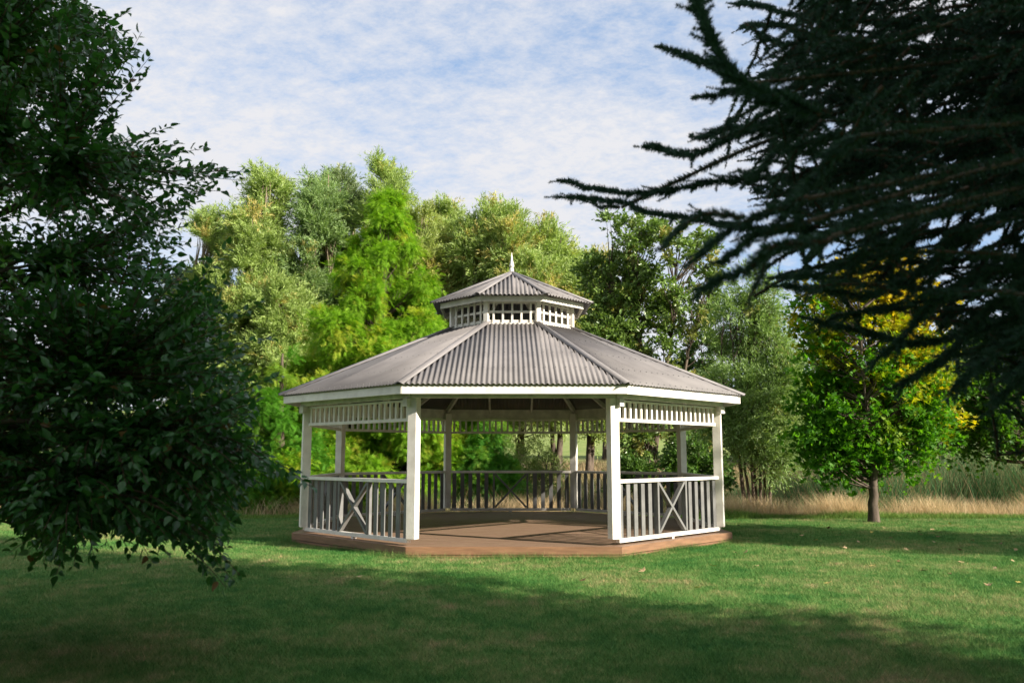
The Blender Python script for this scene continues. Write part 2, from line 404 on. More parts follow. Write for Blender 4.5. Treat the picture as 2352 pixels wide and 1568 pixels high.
# rafters
for k in range(8):
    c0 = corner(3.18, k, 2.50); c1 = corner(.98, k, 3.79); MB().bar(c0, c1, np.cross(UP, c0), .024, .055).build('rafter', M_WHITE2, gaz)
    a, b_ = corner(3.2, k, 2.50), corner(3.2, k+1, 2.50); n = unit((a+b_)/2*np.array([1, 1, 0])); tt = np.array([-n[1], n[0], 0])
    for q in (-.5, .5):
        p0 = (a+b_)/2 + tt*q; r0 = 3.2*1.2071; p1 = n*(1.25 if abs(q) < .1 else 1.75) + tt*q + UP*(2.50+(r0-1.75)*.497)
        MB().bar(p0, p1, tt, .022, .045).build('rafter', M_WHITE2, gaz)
# lantern
lan = MB(); SL = .955; curb = [corner(.99, k, z) for z in (3.90, 3.955) for k in range(8)]
lan.raw(curb, [tuple(range(8))[::-1], tuple(range(8, 16))] + [(k, (k+1) % 8, 8+(k+1) % 8, 8+k) for k in range(8)])
lan = lan.build('lantern', M_WHITE, gaz)
for k in range(8):
    c = corner(SL, k); a = R(22.5+45*k); r = np.array([math.cos(a), math.sin(a), 0]); t = np.array([-r[1], r[0], 0])
    MB().box(c + UP*4.16, r*.045, t*.045, UP*.25).build('lantern_post', M_WHITE, lan, .004)
for k in range(8):
    a, b_ = corner(SL, k), corner(SL, k+1); t = unit(b_-a); n = np.array([t[1], -t[0], 0]); mid = (a+b_)/2; L = SL-.09
    lt = MB()
    for i in range(5): lt.box(mid + n*.018 + t*(i-2)*.172 + UP*4.18, t*.019, n*.012, UP*.23)
    for z in (3.99, 4.165, 4.34): lt.box(mid - n*.004 + UP*z, t*L/2, n*.010, UP*.021)
    lt.build('lattice_panel', M_WHITE, lan)
    MB().box(corner(1.146, k)*.5+corner(1.146, k+1)*.5 - n*.012 + UP*4.37, t*(.573-.004), n*.012, UP*.052).build('lantern_fascia', M_WHITE2, lan, .003)
    MB().bar(corner(1.12, k, 4.365), corner(.05, k, 5.06), np.cross(UP, corner(1, k)), .02, .04).build('lantern_rafter', M_WHITE2, lan)
roof(1.27, .012, 4.435, 5.17, lan, .080, .0135, 'lantern', (.08, .5), .06)
V, F = lathe([(5.11,.042),(5.25,.042),(5.255,.026),(5.27,.026),(5.28,.04),(5.305,.050),(5.33,.042),(5.35,.03),(5.37,.036),(5.385,.03),(5.40,.026),(5.58,.004)])
me = bpy.data.meshes.new('finial'); me.from_pydata(V, [], F); me.update(); obj('finial', me, M_WHITE, gaz, True)

# ------------------------------------------------------------------ tree builder
def colours(n, c1, c2, accent=None, pa=0.0, clump=None, jit=.18):
    t = rng.random(n)[:, None]
    c = np.array(c1)*(1-t) + np.array(c2)*t
    if accent is not None:
        w_ = np.clip((clump-(1-pa))/max(pa, 1e-3)*1.6, 0, 1)[:, None]*rng.uniform(.4, 1, n)[:, None]
        c = c*(1-w_) + np.array(accent)*w_
    return c*(1+rng.uniform(-jit, jit, n)[:, None])
def sn(P, s, ph=0.0):
    P = P*s
    return (np.sin(P[:, 0]*1.3+P[:, 1]*.7+ph)+np.sin(P[:, 1]*1.7-P[:, 2]*1.1+ph*2)+np.sin(P[:, 2]*1.9+P[:, 0]*.9+1+ph))/3
def tree(name, label, cat, base, lobes, stems, nclump, tw, nl, tmpl, size, cols, spread=.6, twl=.5, dirup=.4, droop=.0,
         bark=M_BARK, leafmat=M_FOL, group=None, shell=.55, gap=-.35, gs=1.2, normal_up=.5, sxr=None, trunk_r=.15, sub_r=.75, sunny=False, cull=None, accent=None, pa=0, limb_r=.03, seed=None):
    global rng
    rng = np.random.default_rng(seed if seed is not None else abs(hash(label)) % 1000)
    base = np.array(base, float); root = empty(name, base, label, cat, group)
    lobes = np.array(lobes, float); vol = (lobes[:, 3]*lobes[:, 4]*lobes[:, 5])**.75; pick = rng.choice(len(lobes), nclump*3, p=vol/vol.sum())
    u = rdir(nclump*3); r = shell + (1-shell)*rng.random(nclump*3)**.7; r = np.where(rng.random(len(r)) < .25, rng.random(len(r)), r)
    P = lobes[pick, :3] + u*lobes[pick, 3:]*r[:, None]
    keep = sn(P, gs, len(label)) > gap
    if cull is not None: keep &= cull(P+base)
    P = P[keep][:nclump]; U = u[keep][:nclump]; nclump = len(P)
    # stems
    tb = Tubes(8); sp = []
    for st in stems:
        path = catmull(st, 6); k = len(path); rr = trunk_r*(1-.88*np.linspace(0, 1, k)**.9); rr[0] *= 1.35; rr[1] *= 1.15; rr[2] *= 1.05
        if st is not stems[0]: rr = rr*sub_r
        path[1:-1] += rng.normal(0, trunk_r*(.07 if st is stems[0] else .12*sub_r), (k-2, 3)); tb.add(path, rr); sp.append(path)
    allp = np.concatenate(sp); tb2 = Tubes(5)
    for i in range(0, nclump, 1):
        c = P[i]; dd = np.linalg.norm((allp-c)*np.array([1, 1, .6]), axis=1) + np.where(allp[:, 2] > c[2]-.12*abs(c[2]), 3.0, 0)
        a = allp[np.argmin(dd)]; ln = np.linalg.norm(c-a)
        m_ = a*.45+c*.55 + np.array([0, 0, -.12*ln if dirup > 0 else .1*ln]) + rng.normal(0, .05*ln, 3)
        tb2.add(bez(a, m_, c, 7), np.linspace(limb_r*(.5+.25*min(ln, 3)), limb_r*.18, 7))
    tk = tb.build('trunk', bark, root); tb2.build('limbs', bark, tk)
    # twigs + leaves
    ci = np.repeat(np.arange(nclump), tw); n = len(ci)
    td = unit(rdir(n) + U[ci]*.9 + np.array([0, 0, dirup])); tl = twl*rng.uniform(.45, 1.2, n)
    ts = P[ci] + rdir(n)*spread*.35*rng.random(n)[:, None]
    li = np.repeat(np.arange(n), nl); q = rng.random(len(li))[:, None]
    pos = ts[li] + td[li]*tl[li][:, None]*q + np.array([0, 0, -1.0])*droop*(q**2)*tl[li][:, None] + rng.normal(0, .035*twl+.01, (len(li), 3))
    fw = unit(td[li] + rdir(len(li))*.75 + np.array([0, 0, -droop*.8]))
    up = unit(rdir(len(li)) + np.array([0, 0, normal_up*2]))
    s = size*rng.uniform(.6, 1.25, len(li))
    V, F = scatter(tmpl[0], tmpl[1], pos, fw, up, s)
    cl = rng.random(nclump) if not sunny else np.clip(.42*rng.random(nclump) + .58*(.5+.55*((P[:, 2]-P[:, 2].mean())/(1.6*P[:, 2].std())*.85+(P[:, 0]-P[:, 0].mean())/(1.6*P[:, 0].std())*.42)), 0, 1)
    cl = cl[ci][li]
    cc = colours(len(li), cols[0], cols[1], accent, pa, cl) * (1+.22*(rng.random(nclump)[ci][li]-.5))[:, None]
    fc = np.repeat(cc, len(tmpl[1]), axis=0)
    obj('crown', mesh_np('crown', V, F, fc), leafmat, root)
    return root
def base_at(x, d): X = (x-1176)/FPX*d*1.0; X = px(x, 1048, d)[0]; return np.array([X, d, float(gz(X, d))])

WG = 'tall willows in the row behind the gazebo'
def willow(x, ytop, wpx, d, label, yel=0.0, cols=((.22,.31,.085),(.36,.45,.14)), lean=0, low=.16, stems=3, seed=1, dens=1.0):
    b = base_at(x, d); H = px(x, ytop, d)[2]-b[2]; w = wpx/FPX*d/2
    r_ = np.random.default_rng(seed); lobes = []
    n = 11
    for i in range(n):
        t = i/(n-1); z = H*(low+.08+(.90-low-.08)*t); rad = w*(.75+.35*math.sin(math.pi*min(1, t*1.15+.1)))*(1 if t < .8 else .75)
        lobes.append([lean*t+r_.uniform(-.35, .35)*w, r_.uniform(-.5, .5)*w, z-rad*.1, rad*.75, rad*.8, H*.085])
    st = []
    for i in range(stems):
        a = r_.uniform(-1, 1); st.append([[a*.2, r_.uniform(-.2, .2), 0], [a*w*.3, r_.uniform(-.3, .3), H*.3], [a*w*.4+lean*.5, r_.uniform(-.5, .5), H*.6], [a*w*.3+lean, 0, H*.93]])
    return tree('willow_tree', label, 'tree', b, lobes, st, int(520*dens), 13, 34, T_WIL, .19, cols, spread=.8, twl=1.0, dirup=.95, droop=.12,
                bark=M_BARK if x > 1150 else M_BARKP, leafmat=M_FOL, group=WG, trunk_r=.16, gap=-.28, gs=.9, accent=(.55,.42,.15), pa=yel, normal_up=.1, seed=seed, shell=.4, limb_r=.035)
willow(440, 500, 150, 40, 'pale willow glimpsed through the leaves of the dark tree on the left', .05, seed=11)
willow(560, 365, 185, 38, 'tall pale willow standing alone left of the gap in the tree row', .08, lean=.2, seed=12)
willow(705, 352, 165, 39, 'tall willow with bare grey stems showing, just right of the sky gap', .04, ((.15,.24,.085),(.27,.37,.14)), lean=.1, seed=13)
willow(780, 385, 130, 41, 'darker willow tucked between two taller pointed ones', .03, ((.14,.20,.09),(.24,.30,.14)), seed=23)
willow(862, 358, 150, 39, 'tall willow whose pointed top rises directly over the bright green conifer', .06, lean=-.1, seed=14)
willow(975, 455, 190, 38, 'round topped pale willow right of the bright green conifer', .16, ((.25,.32,.09),(.40,.45,.14)), seed=15)
willow(1090, 470, 200, 38, 'bushy willow left of the gazebo finial', .12, seed=16)
willow(1195, 478, 200, 37, 'bushy willow right behind the gazebo finial with yellow tips', .22, seed=17)
willow(1275, 505, 190, 37, 'shorter willow with orange tinted leaves beside the glossy green tree', .24, seed=18)
willow(1035, 462, 150, 40, 'pale willow between two bushier ones, above the left edge of the lantern roof', .14, seed=30)
willow(1350, 575, 150, 40, 'low yellowish willow in the notch left of the glossy green tree', .22, seed=31)
willow(640, 640, 170, 36, 'lower pale willow at the left foot of the row beside the conifer', .10, seed=19, dens=.8)
willow(520, 690, 170, 37, 'low willow bush whose crown is cut by the dark tree on the left', .10, seed=29, dens=.8)

# redwood / swamp cypress
def feathery(x, ytop, wpx, d, label, seed, n, cols, accent):
    b = base_at(x, d); H = px(x, ytop, d)[2]-b[2]; w = wpx/FPX*d/2
    r_ = np.random.default_rng(seed); lobes = []
    nb = int(26*H/9)
    for i in range(nb):
        t = (i+.5)/nb; z = H*(.06+.90*t); prof = (1-t)**.86*.95+.04
        for q in range(max(2, int(7*prof+1))):
            a = r_.uniform(0, 2*math.pi); rr = w*prof*r_.uniform(.55, 1.0)*(.85+.15*math.sin(3*a+i))
            s = .22+.42*prof
            lobes.append([rr*.72*math.cos(a), rr*.72*math.sin(a), z+r_.uniform(-.2, .2), s, s, s*.55])
    lobes.append([0, 0, H*.94, .22, .22, .55])
    st = [[[0,0,0],[.05,0,H*.3],[0,.05,H*.65],[0,0,H*.97]]]
    return tree('conifer_tree', label, 'tree', b, lobes, st, n, 11, 9, T_FR4, .20, cols, spread=.35, twl=.50, dirup=.10, droop=.55,
                bark=M_BARK, leafmat=M_FEATH, trunk_r=.22, gap=-.72, gs=1.7, normal_up=.8, seed=seed, shell=.3, accent=accent, pa=.25, limb_r=.02)
feathery(872, 430, 900, 25.5, 'bright lime green feathery conifer left of the lantern roof', 31, 3300, ((.13,.29,.015),(.27,.45,.03)), (.48,.47,.06))
feathery(1130, 945, 230, 24, 'small bright green feathery conifer seen through the gazebo', 32, 260, ((.05,.19,.02),(.11,.28,.03)), (.2,.3,.04))
feathery(640, 800, 330, 22.5, 'small feathery green conifer left of the gazebo eave', 33, 380, ((.06,.20,.015),(.12,.30,.025)), (.25,.33,.04))

# glossy broadleaf behind right of the gazebo
def broad(name, x, ytop, wpx, d, label, seed, n, cols, lobes_px, tmpl=T_LEAF, size=.13, stems=None, accent=None, pa=0, leafmat=M_GLOSS, tw=10, nl=10, trunk_r=.14, group=None, gap=-.3, twl=.5, bark=M_BARK, droop=.15, shell=.45, gs=1.2, spread=.6, sub_r=.75, sunny=False):
    b = base_at(x, d); H = px(x, ytop, d)[2]-b[2]
    lobes = []
    for (lx, ly, rx, ry) in lobes_px:
        c = px(lx, ly, d)-b; k = d/FPX; lobes.append([c[0], np.random.default_rng(int(lx+ly)).uniform(-.4, .4)*rx*k, c[2], rx*k, rx*k*.9, ry*k])
    return tree(name, label, 'tree', b, lobes, stems(H), n, tw, nl, tmpl, size, cols, spread=spread, twl=twl, dirup=.35, droop=droop, bark=bark,
                leafmat=leafmat, trunk_r=trunk_r, gap=gap, seed=seed, shell=shell, accent=accent, pa=pa, group=group, gs=gs, sub_r=sub_r, sunny=sunny)
broad('leafy_tree', 1485, 490, 330, 30, 'glossy green leafy tree behind the right slope of the gazebo roof', 41, 420, ((.10,.175,.04),(.20,.29,.075)),
      [(1440,560,100,65),(1400,640,75,70),(1520,600,90,75),(1600,590,60,60),(1450,700,85,80),(1580,700,75,80),(1400,780,60,80),(1500,800,90,80),(1600,820,60,80),(1640,660,40,70),(1540,920,90,60),(1480,1010,60,50),(1600,1000,50,60)],
      stems=lambda H: [[[0,0,0],[.1,0,H*.25],[-.2,0,H*.6],[-.3,0,H*.92]], [[.15,.1,0],[.5,.1,H*.3],[1.0,0,H*.55],[1.3,0,H*.85]], [[-.2,.1,0],[-.6,.1,H*.3],[-1.0,0,H*.6],[-1.2,0,H*.8]], [[.9,.3,0],[1.2,.2,H*.2],[1.5,0,H*.45],[1.9,0,H*.6]]],
      accent=(.42,.36,.12), pa=.22, size=.17, trunk_r=.2, gap=-.22)
# bushy willow right of gazebo
b = 0
def mstem(H, n, w, seed):
    r_ = np.random.default_rng(seed); o = []
    for i in range(n):
        a = (i/(n-1)-.5)*2; o.append([[a*.25, r_.uniform(-.2, .2), -.1], [a*w*.5, r_.uniform(-.2, .2), H*.25], [a*w*.8, r_.uniform(-.4, .4), H*.55], [a*w*.9, 0, H*(.9-.2*abs(a))]])
    return o
t = broad('willow_tree', 1735, 610, 220, 22.5, 'soft grey green willow clump with many thin stems right of the gazebo', 42, 400, ((.15,.24,.075),(.27,.38,.13)),
      [(1740,680,50,65),(1700,740,60,60),(1780,760,45,70),(1730,820,85,70),(1720,900,95,70),(1790,880,50,70),(1690,980,75,70),(1770,980,70,70),(1730,1050,85,50),(1800,1050,45,40)],
      tmpl=T_NARROW, size=.14, stems=lambda H: mstem(H, 7, .9, 4), leafmat=M_FOL, trunk_r=.07, tw=13, nl=12, twl=.6, droop=.05, accent=(.3,.28,.1), pa=.08, gap=-.5)
# maple
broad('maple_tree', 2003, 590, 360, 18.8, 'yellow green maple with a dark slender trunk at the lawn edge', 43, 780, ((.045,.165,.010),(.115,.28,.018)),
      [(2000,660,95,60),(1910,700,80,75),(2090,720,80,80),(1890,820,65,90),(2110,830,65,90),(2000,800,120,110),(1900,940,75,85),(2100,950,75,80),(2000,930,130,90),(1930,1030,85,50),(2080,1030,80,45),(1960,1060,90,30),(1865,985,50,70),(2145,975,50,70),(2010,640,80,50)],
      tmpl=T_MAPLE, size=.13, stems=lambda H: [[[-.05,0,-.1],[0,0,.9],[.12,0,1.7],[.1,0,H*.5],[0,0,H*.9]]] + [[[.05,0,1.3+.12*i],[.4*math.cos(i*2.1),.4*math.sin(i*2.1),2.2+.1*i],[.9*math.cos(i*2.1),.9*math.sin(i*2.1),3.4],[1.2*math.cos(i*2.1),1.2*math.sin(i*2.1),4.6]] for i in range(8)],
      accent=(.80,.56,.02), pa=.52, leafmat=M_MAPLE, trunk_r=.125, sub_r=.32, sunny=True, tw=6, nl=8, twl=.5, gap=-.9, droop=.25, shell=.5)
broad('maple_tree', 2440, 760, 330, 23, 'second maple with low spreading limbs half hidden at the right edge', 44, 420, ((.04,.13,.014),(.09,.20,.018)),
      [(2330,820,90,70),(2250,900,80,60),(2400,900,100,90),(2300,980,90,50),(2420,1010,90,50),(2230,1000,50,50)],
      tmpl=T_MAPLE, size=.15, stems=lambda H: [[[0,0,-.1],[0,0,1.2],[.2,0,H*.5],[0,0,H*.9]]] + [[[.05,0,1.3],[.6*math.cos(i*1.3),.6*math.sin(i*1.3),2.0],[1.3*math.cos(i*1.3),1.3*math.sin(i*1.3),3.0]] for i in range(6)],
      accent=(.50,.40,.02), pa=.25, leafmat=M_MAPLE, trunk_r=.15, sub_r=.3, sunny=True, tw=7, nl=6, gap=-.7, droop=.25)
DG = 'distant dark trees beyond the reeds'
for i, (x, yt, d, wp, lab) in enumerate([(2160, 800, 40, 130, 'dark distant tree seen between the two maples'), (2260, 760, 44, 170, 'dark distant tree behind the half hidden maple'),
        (1990, 860, 46, 170, 'dark distant tree behind the maple trunk'), (1850, 830, 45, 150, 'distant tree between the grey green willow and the maple'),
        (2420, 800, 42, 200, 'dark distant tree at the far right edge'), (1390, 640, 48, 180, 'distant tree filling the gap right of the lantern roof'),
        (1620, 760, 47, 190, 'distant tree behind the glossy green leafy tree')]):
    H_ = 1048-yt
    broad('distant_tree', x, yt, wp, d, lab, 50+i, 170, ((.045,.09,.03),(.10,.16,.05)),
          [(x, yt+H_*.22, wp*.36, H_*.2), (x-wp*.2, yt+H_*.45, wp*.36, H_*.22), (x+wp*.22, yt+H_*.5, wp*.34, H_*.25), (x, yt+H_*.7, wp*.45, H_*.2)][:3 if x == 1390 else 4],
          size=.30, stems=lambda H: [[[0,0,-.1],[.1,0,H*.3],[0,0,H*.6],[0,0,H*.9]]], group=DG, tw=9, nl=8, twl=.9, leafmat=M_FOL, trunk_r=.16, gap=-.5)
def bush(x, yt, yb, wp, d, lab, cols, seed, n=60, size=.12, tm=T_NARROW, cat='bush'):
    h = yb-yt
    o = broad('bush', x, yt, wp, d, lab, seed, n, cols, [(x, yt+h*.45, wp*.4, h*.4), (x-wp*.25, yt+h*.6, wp*.3, h*.33), (x+wp*.25, yt+h*.6, wp*.3, h*.33)],
              tmpl=tm, size=size, stems=lambda H: mstem(H, 4, .5, seed), leafmat=M_FOL, trunk_r=.03, twl=.4, gap=-.9, tw=10, nl=10)
    o['category'] = cat
bush(2235, 1030, 1085, 110, 30, 'small silvery bush behind the reeds', ((.17,.24,.12),(.26,.33,.18)), 61)
bush(1225, 1010, 1150, 130, 27, 'pale green bush behind the gazebo beside the small feathery conifer', ((.14,.2,.05),(.24,.3,.09)), 62, 90)
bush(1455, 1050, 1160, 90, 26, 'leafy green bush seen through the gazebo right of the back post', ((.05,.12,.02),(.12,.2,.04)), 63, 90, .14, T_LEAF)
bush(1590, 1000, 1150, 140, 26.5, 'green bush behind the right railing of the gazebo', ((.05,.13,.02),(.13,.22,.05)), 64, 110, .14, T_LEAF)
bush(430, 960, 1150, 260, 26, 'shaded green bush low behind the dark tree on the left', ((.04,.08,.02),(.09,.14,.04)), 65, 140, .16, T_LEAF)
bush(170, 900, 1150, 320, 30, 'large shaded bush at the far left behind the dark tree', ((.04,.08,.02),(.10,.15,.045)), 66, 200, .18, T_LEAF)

# ------------------------------------------------------------------ grasses
rng = np.random.default_rng(99)
def blade_t(n=3, w=.5, bend=.35):
    V = []; F = []
    for i in range(n):
        t = i/n; V += [[-w*(1-t*.7), t, -bend*t*t], [w*(1-t*.7), t, -bend*t*t]]
    V.append([0, 1, -bend])
    for i in range(n-1): a = 2*i; F += [[a, a+1, a+3], [a, a+3, a+2]]
    F.append([2*n-2, 2*n-1, 2*n]); return np.array(V), np.array(F)
T_BL3 = blade_t(3); T_BL1 = blade_t(1); T_BL2 = blade_t(2)
def blades(name, x, y, h, wd, lean, T, m, cols, zoff=0.0, extra=None):
    n = len(x); pos = np.stack([x, y, gz(x, y)+zoff], 1)
    a = rng.uniform(0, 2*math.pi, n); fw = np.stack([np.cos(a)*lean, np.sin(a)*lean, np.ones(n)], 1)
    up = np.stack([np.cos(a+.4), np.sin(a+.4), np.zeros(n)], 1)*-1
    V, F = scatter(T[0], T[1], pos, fw, up, h, sx=wd); fc = None
    if cols is not None: fc = np.repeat(cols, len(T[1]), axis=0)
    return V, F, fc
# lawn turf: blades get sparser with distance
n = 1500000; y = 3.0 + 17.3*rng.random(n)**1.25; x = (rng.random(n)-.5)*1.42*(y+1.0)
q = rng.random(n) < 1.0
oct_in = (np.abs(x) < ap) & (np.abs(y-D0) < ap) & (np.abs(x)+np.abs(y-D0) < ap*1.4142)
q &= ~oct_in; x, y = x[q], y[q]; n = len(x)
lf = .8+.5*np.sin(x*2.1+np.sin(y*1.3)*2)*np.sin(y*2.7+x)
h = (.022+.024*rng.random(n))*(1+.4*lf); h *= np.where(rng.random(n) < .025, 2.1, 1)
V, F, _ = blades('t', x, y, h, (.0022+.00022*y)*rng.uniform(.7, 1.3, n), .55, T_BL1, None, None, -.002)
# longer tufts along the deck foot and lawn edge
def ring_pts(n):
    k = rng.choice(8, n); u_ = rng.random(n)[:, None]; A_ = np.array([corner(3.22, kk) for kk in range(9)])
    P = A_[k]*(1-u_)+A_[k+1]*u_; P = P*(1+rng.exponential(.012, n))[:, None]; return P[:, 0], P[:, 1]+D0
x2, y2 = ring_pts(34000); dens = sn(np.stack([x2, y2, x2*0], 1), 3.1) ; kk = dens > -.35 ; x2, y2 = x2[kk], y2[kk]
V2, F2, _ = blades('t', x2, y2, .035+.11*rng.random(len(x2))**2.5+.04*np.clip(dens[kk], 0, 1), .0028, .45, T_BL1, None, None, 0)
V, F = joinVF([(V, F), (V2, F2)])
o = obj('grass', mesh_np('grass', V, F), M_BLADE); tag(o, 'short mown green lawn grass with dry patches around the gazebo', 'grass', kind='stuff')
# edge weeds (green), dry grass, reeds
def band(n, x0, x1, yf, yr, keep=None):
    x = rng.uniform(x0, x1, n); y = yf(x)+yr*rng.random(n); return x, y
edge_y = lambda x: 19.75 + .12*np.sin(x*.8) + .08*np.sin(x*2.3)
x, y = band(60000, -22, 20, edge_y, 1.1); tuft = sn(np.stack([x, y, 0*x], 1), 1.6)
h = (.12+.26*rng.random(len(x)))*(.75+.6*np.clip(tuft, -.6, 1))
V, F, c = blades('e', x, y, h, .008, .5, T_BL2, None, colours(len(x), (.09,.19,.03), (.22,.33,.07), jit=.3))
o = obj('edge_grass', mesh_np('edge_grass', V, F, c), M_DRY); tag(o, 'fringe of unmown green grass along the far edge of the lawn', 'grass', kind='stuff')
x, y = band(120000, -24, 22, lambda x: edge_y(x)+.7, 1.7); cl = sn(np.stack([x, y*.6, 0*x], 1), 2.6); cl2 = sn(np.stack([x, y*.4, 0*x], 1), .8, 2)
k = rng.random(len(x)) < np.clip(.5+.9*cl+.3*cl2, .08, 1); x, y, cl = x[k], y[k], cl[k]
h = (.36+.48*rng.random(len(x)))*(.95+.5*np.clip(cl, -1, 1)); 
V, F, c = blades('d', x, y, h, .007, .42, T_BL3, None, colours(len(x), (.52,.38,.21), (.78,.62,.38), jit=.25))
o = obj('dry_grass', mesh_np('dry_grass', V, F, c), M_DRY); tag(o, 'tall straw coloured dry grass along the far edge of the lawn', 'grass', kind='stuff')
def reed_h(x): return np.where(x > 6.6, 1.0+.75*sst(x, 7, 11), np.where(x < -6, 1.3, 1.0))
x = rng.uniform(-24, 26, 90000); y = rng.uniform(22.3, 29.5, 90000); k = (rng.random(len(x)) < np.clip(.45+.9*sn(np.stack([x, y, 0*x], 1), .9), .05, 1)) & ((x > 9.0) | (x < 6.2) | (y > 24.5) | (rng.random(len(x)) < .2)); x, y = x[k], y[k]
h = reed_h(x)*(.85+.55*rng.random(len(x))); h = np.where((x > 2) & (x < 8.5), h*.72, h)
dry = rng.random(len(x)) < np.where(x < 6, .5, .22)
cc = colours(len(x), (.055,.15,.055), (.13,.26,.09), jit=.25); cc[dry] = colours(dry.sum(), (.26,.18,.09), (.42,.30,.16), jit=.2)
V, F, c = blades('r', x, y, h, .013, .22, T_BL3, None, cc)
o = obj('reeds', mesh_np('reeds', V, F, c), M_DRY); tag(o, 'dense green and brown cattail reeds beyond the lawn', 'reeds', kind='stuff')
# rough far grass on the bank
x = rng.uniform(-40, 40, 60000); y = rng.uniform(30, 46, 60000)
V, F, c = blades('f', x, y, .2+.35*rng.random(len(x)), .03, .5, T_BL1, None, colours(len(x), (.30,.21,.12), (.40,.31,.17), (.14,.19,.06), .5, np.clip(.5+.5*sn(np.stack([x, y, 0*x], 1), .7), 0, 1)))
o = obj('bank_grass', mesh_np('bank_grass', V, F, c), M_DRY); tag(o, 'rough brown grass on the bank beyond the reeds', 'grass', kind='stuff')

# fallen leaves
rng = np.random.default_rng(5)
M_FL = [surf('fallen_leaf_tan', (.35,.22,.10), (.55,.40,.22), 20, .7), surf('fallen_leaf_brown', (.12,.06,.03), (.22,.11,.05), 20, .7), surf('fallen_leaf_yellow', (.55,.42,.08), (.65,.5,.15), 20, .7)]
protos = []
for i, mm in enumerate(M_FL):
    V = T_MAPLE[0].copy(); V[:, 2] = V[:, 2]*1.5 + .25*(V[:, 0]**2) + .2*(V[:, 1]-.4)**2
    me = mesh_np('fallen_leaf', V*.10, T_MAPLE[1]); me.materials.append(mm); protos.append(me)
spots = [(1692,1270),(1715,1268),(2125,1312),(2177,1320),(2210,1262),(2255,1268),(2045,1232),(1945,1258),(2150,1246),(2300,1250),(1842,1228),(1870,1238),(2320,1225),(2240,1212),(2080,1205),(2000,1222),(2110,1222),(2285,1236),
         (1905,1212),(1760,1216),(2180,1204),(2340,1215),(2338,1262),(1640,1300),(1905,1338),(2060,1290),(2290,1305),(1930,1226),(2030,1212),(1700,1205),(2265,1224),(2140,1215),(820,1325),(600,1300),(1340,1330),(2345,1340),(2120,1228),(2230,1240),(2060,1218),(1975,1243),(2330,1290),(2200,1290),(1880,1290),(2010,1300),(1800,1262),(2270,1350),(2085,1260),(1740,1300),(1600,1345),(1480,1310),(2160,1232),(1890,1204)]
for i, (x_, y_) in enumerate(spots):
    b_ = (784-y_)/FPX; Yd = math.cos(TILT)-b_*math.sin(TILT); Zd = math.sin(TILT)+b_*math.cos(TILT); d = -(EYE-.02)/(Zd/Yd)
    P = px(x_, y_, d); ci_ = rng.choice(3, p=[.5, .35, .15])
    o = bpy.data.objects.new('fallen_leaf', protos[ci_]); COL.objects.link(o)
    o.location = (P[0], P[1], float(gz(P[0], P[1]))+.022); o.rotation_euler = (rng.uniform(-.5, .5), rng.uniform(-.5, .5), rng.uniform(0, 6.3)); o.scale = [rng.uniform(.8, 1.25)]*3
    tag(o, ['small pale tan fallen leaf lying on the lawn', 'small dark brown fallen leaf lying on the lawn', 'small yellow fallen leaf lying on the lawn'][ci_], 'leaf', ['pale tan leaves scattered on the lawn', 'dark brown leaves scattered on the lawn', 'yellow leaves scattered on the lawn'][ci_])

# ------------------------------------------------------------------ near left tree
def inpoly(P, poly):
    x, y = P[:, 0], P[:, 1]; c = np.zeros(len(P), bool); q = np.array(poly, float); j = len(q)-1
    for i in range(len(q)):
        xi, yi = q[i]; xj, yj = q[j]
        c ^= ((yi > y) != (yj > y)) & (x < (xj-xi)*(y-yi)/(yj-yi+1e-9)+xi); j = i
    return c
rng = np.random.default_rng(21)
LT = np.array([-4.7, 6.3, 0.0])
lt = empty('leafy_tree', LT, 'large dark leafy tree with drooping branches filling the left side', 'tree')
poly = [(-200,-250),(150,-250),(215,-20),(270,30),(325,120),(285,180),(250,260),(330,290),(400,310),(470,345),(545,395),(480,440),(470,500),(430,540),(470,600),(520,700),(570,800),(590,880),(590,1000),(650,1095),(560,1130),(520,1300),(450,1210),(370,1250),(250,1215),(120,1290),(40,1210),(-200,1180)]
sparse = [(170,250),(520,330),(520,600),(240,640)]
cand = np.stack([rng.uniform(-200, 700, 34000), rng.uniform(-250, 1340, 34000)], 1)
ok = inpoly(cand, poly); thin = inpoly(cand, sparse); ok &= ~(thin & (rng.random(len(cand)) < .5)); ok &= (cand[:, 1] > 850) | (rng.random(len(cand)) < .7); cand = np.concatenate([cand[ok][:4100], np.stack([rng.uniform(-200, 260, 650), rng.uniform(650, 1180, 650)], 1)])
dep = rng.uniform(4.9, 7.6, len(cand)); tips = np.array([px(a, b_, d) for (a, b_), d in zip(cand, dep)])
# hand placed boundary sprays
bs = [(345,130,5.6),(325,75,5.5),(300,25,5.6),(340,165,5.7),(395,290,5.8),(480,340,5.7),(565,395,5.6),(560,415,5.6),(520,440,5.7),(530,560,5.4),(520,640,5.3),(610,690,5.2),(640,770,5.2),(650,860,5.1),(700,1105,5.1),(720,1120,5.2),(555,1325,5.2),(540,1335,5.3),(500,1290,5.2),(385,1268,5.4),(370,1260,5.6),(250,1255,5.4),(220,1305,5.3),(100,1295,5.3),(60,1275,5.5),(30,1240,5.6),(450,1170,5.2),(600,920,5.2),(620,1020,5.3),(470,1260,5.4),(520,1350,5.2),(495,1330,5.3),(350,1290,5.4),(300,1270,5.5),(130,1320,5.4),(70,1300,5.5),(20,1270,5.6),(170,1300,5.4),(410,1240,5.4)]
tips = np.concatenate([tips, np.array([px(*q) for q in bs])]); nb_ = len(bs)
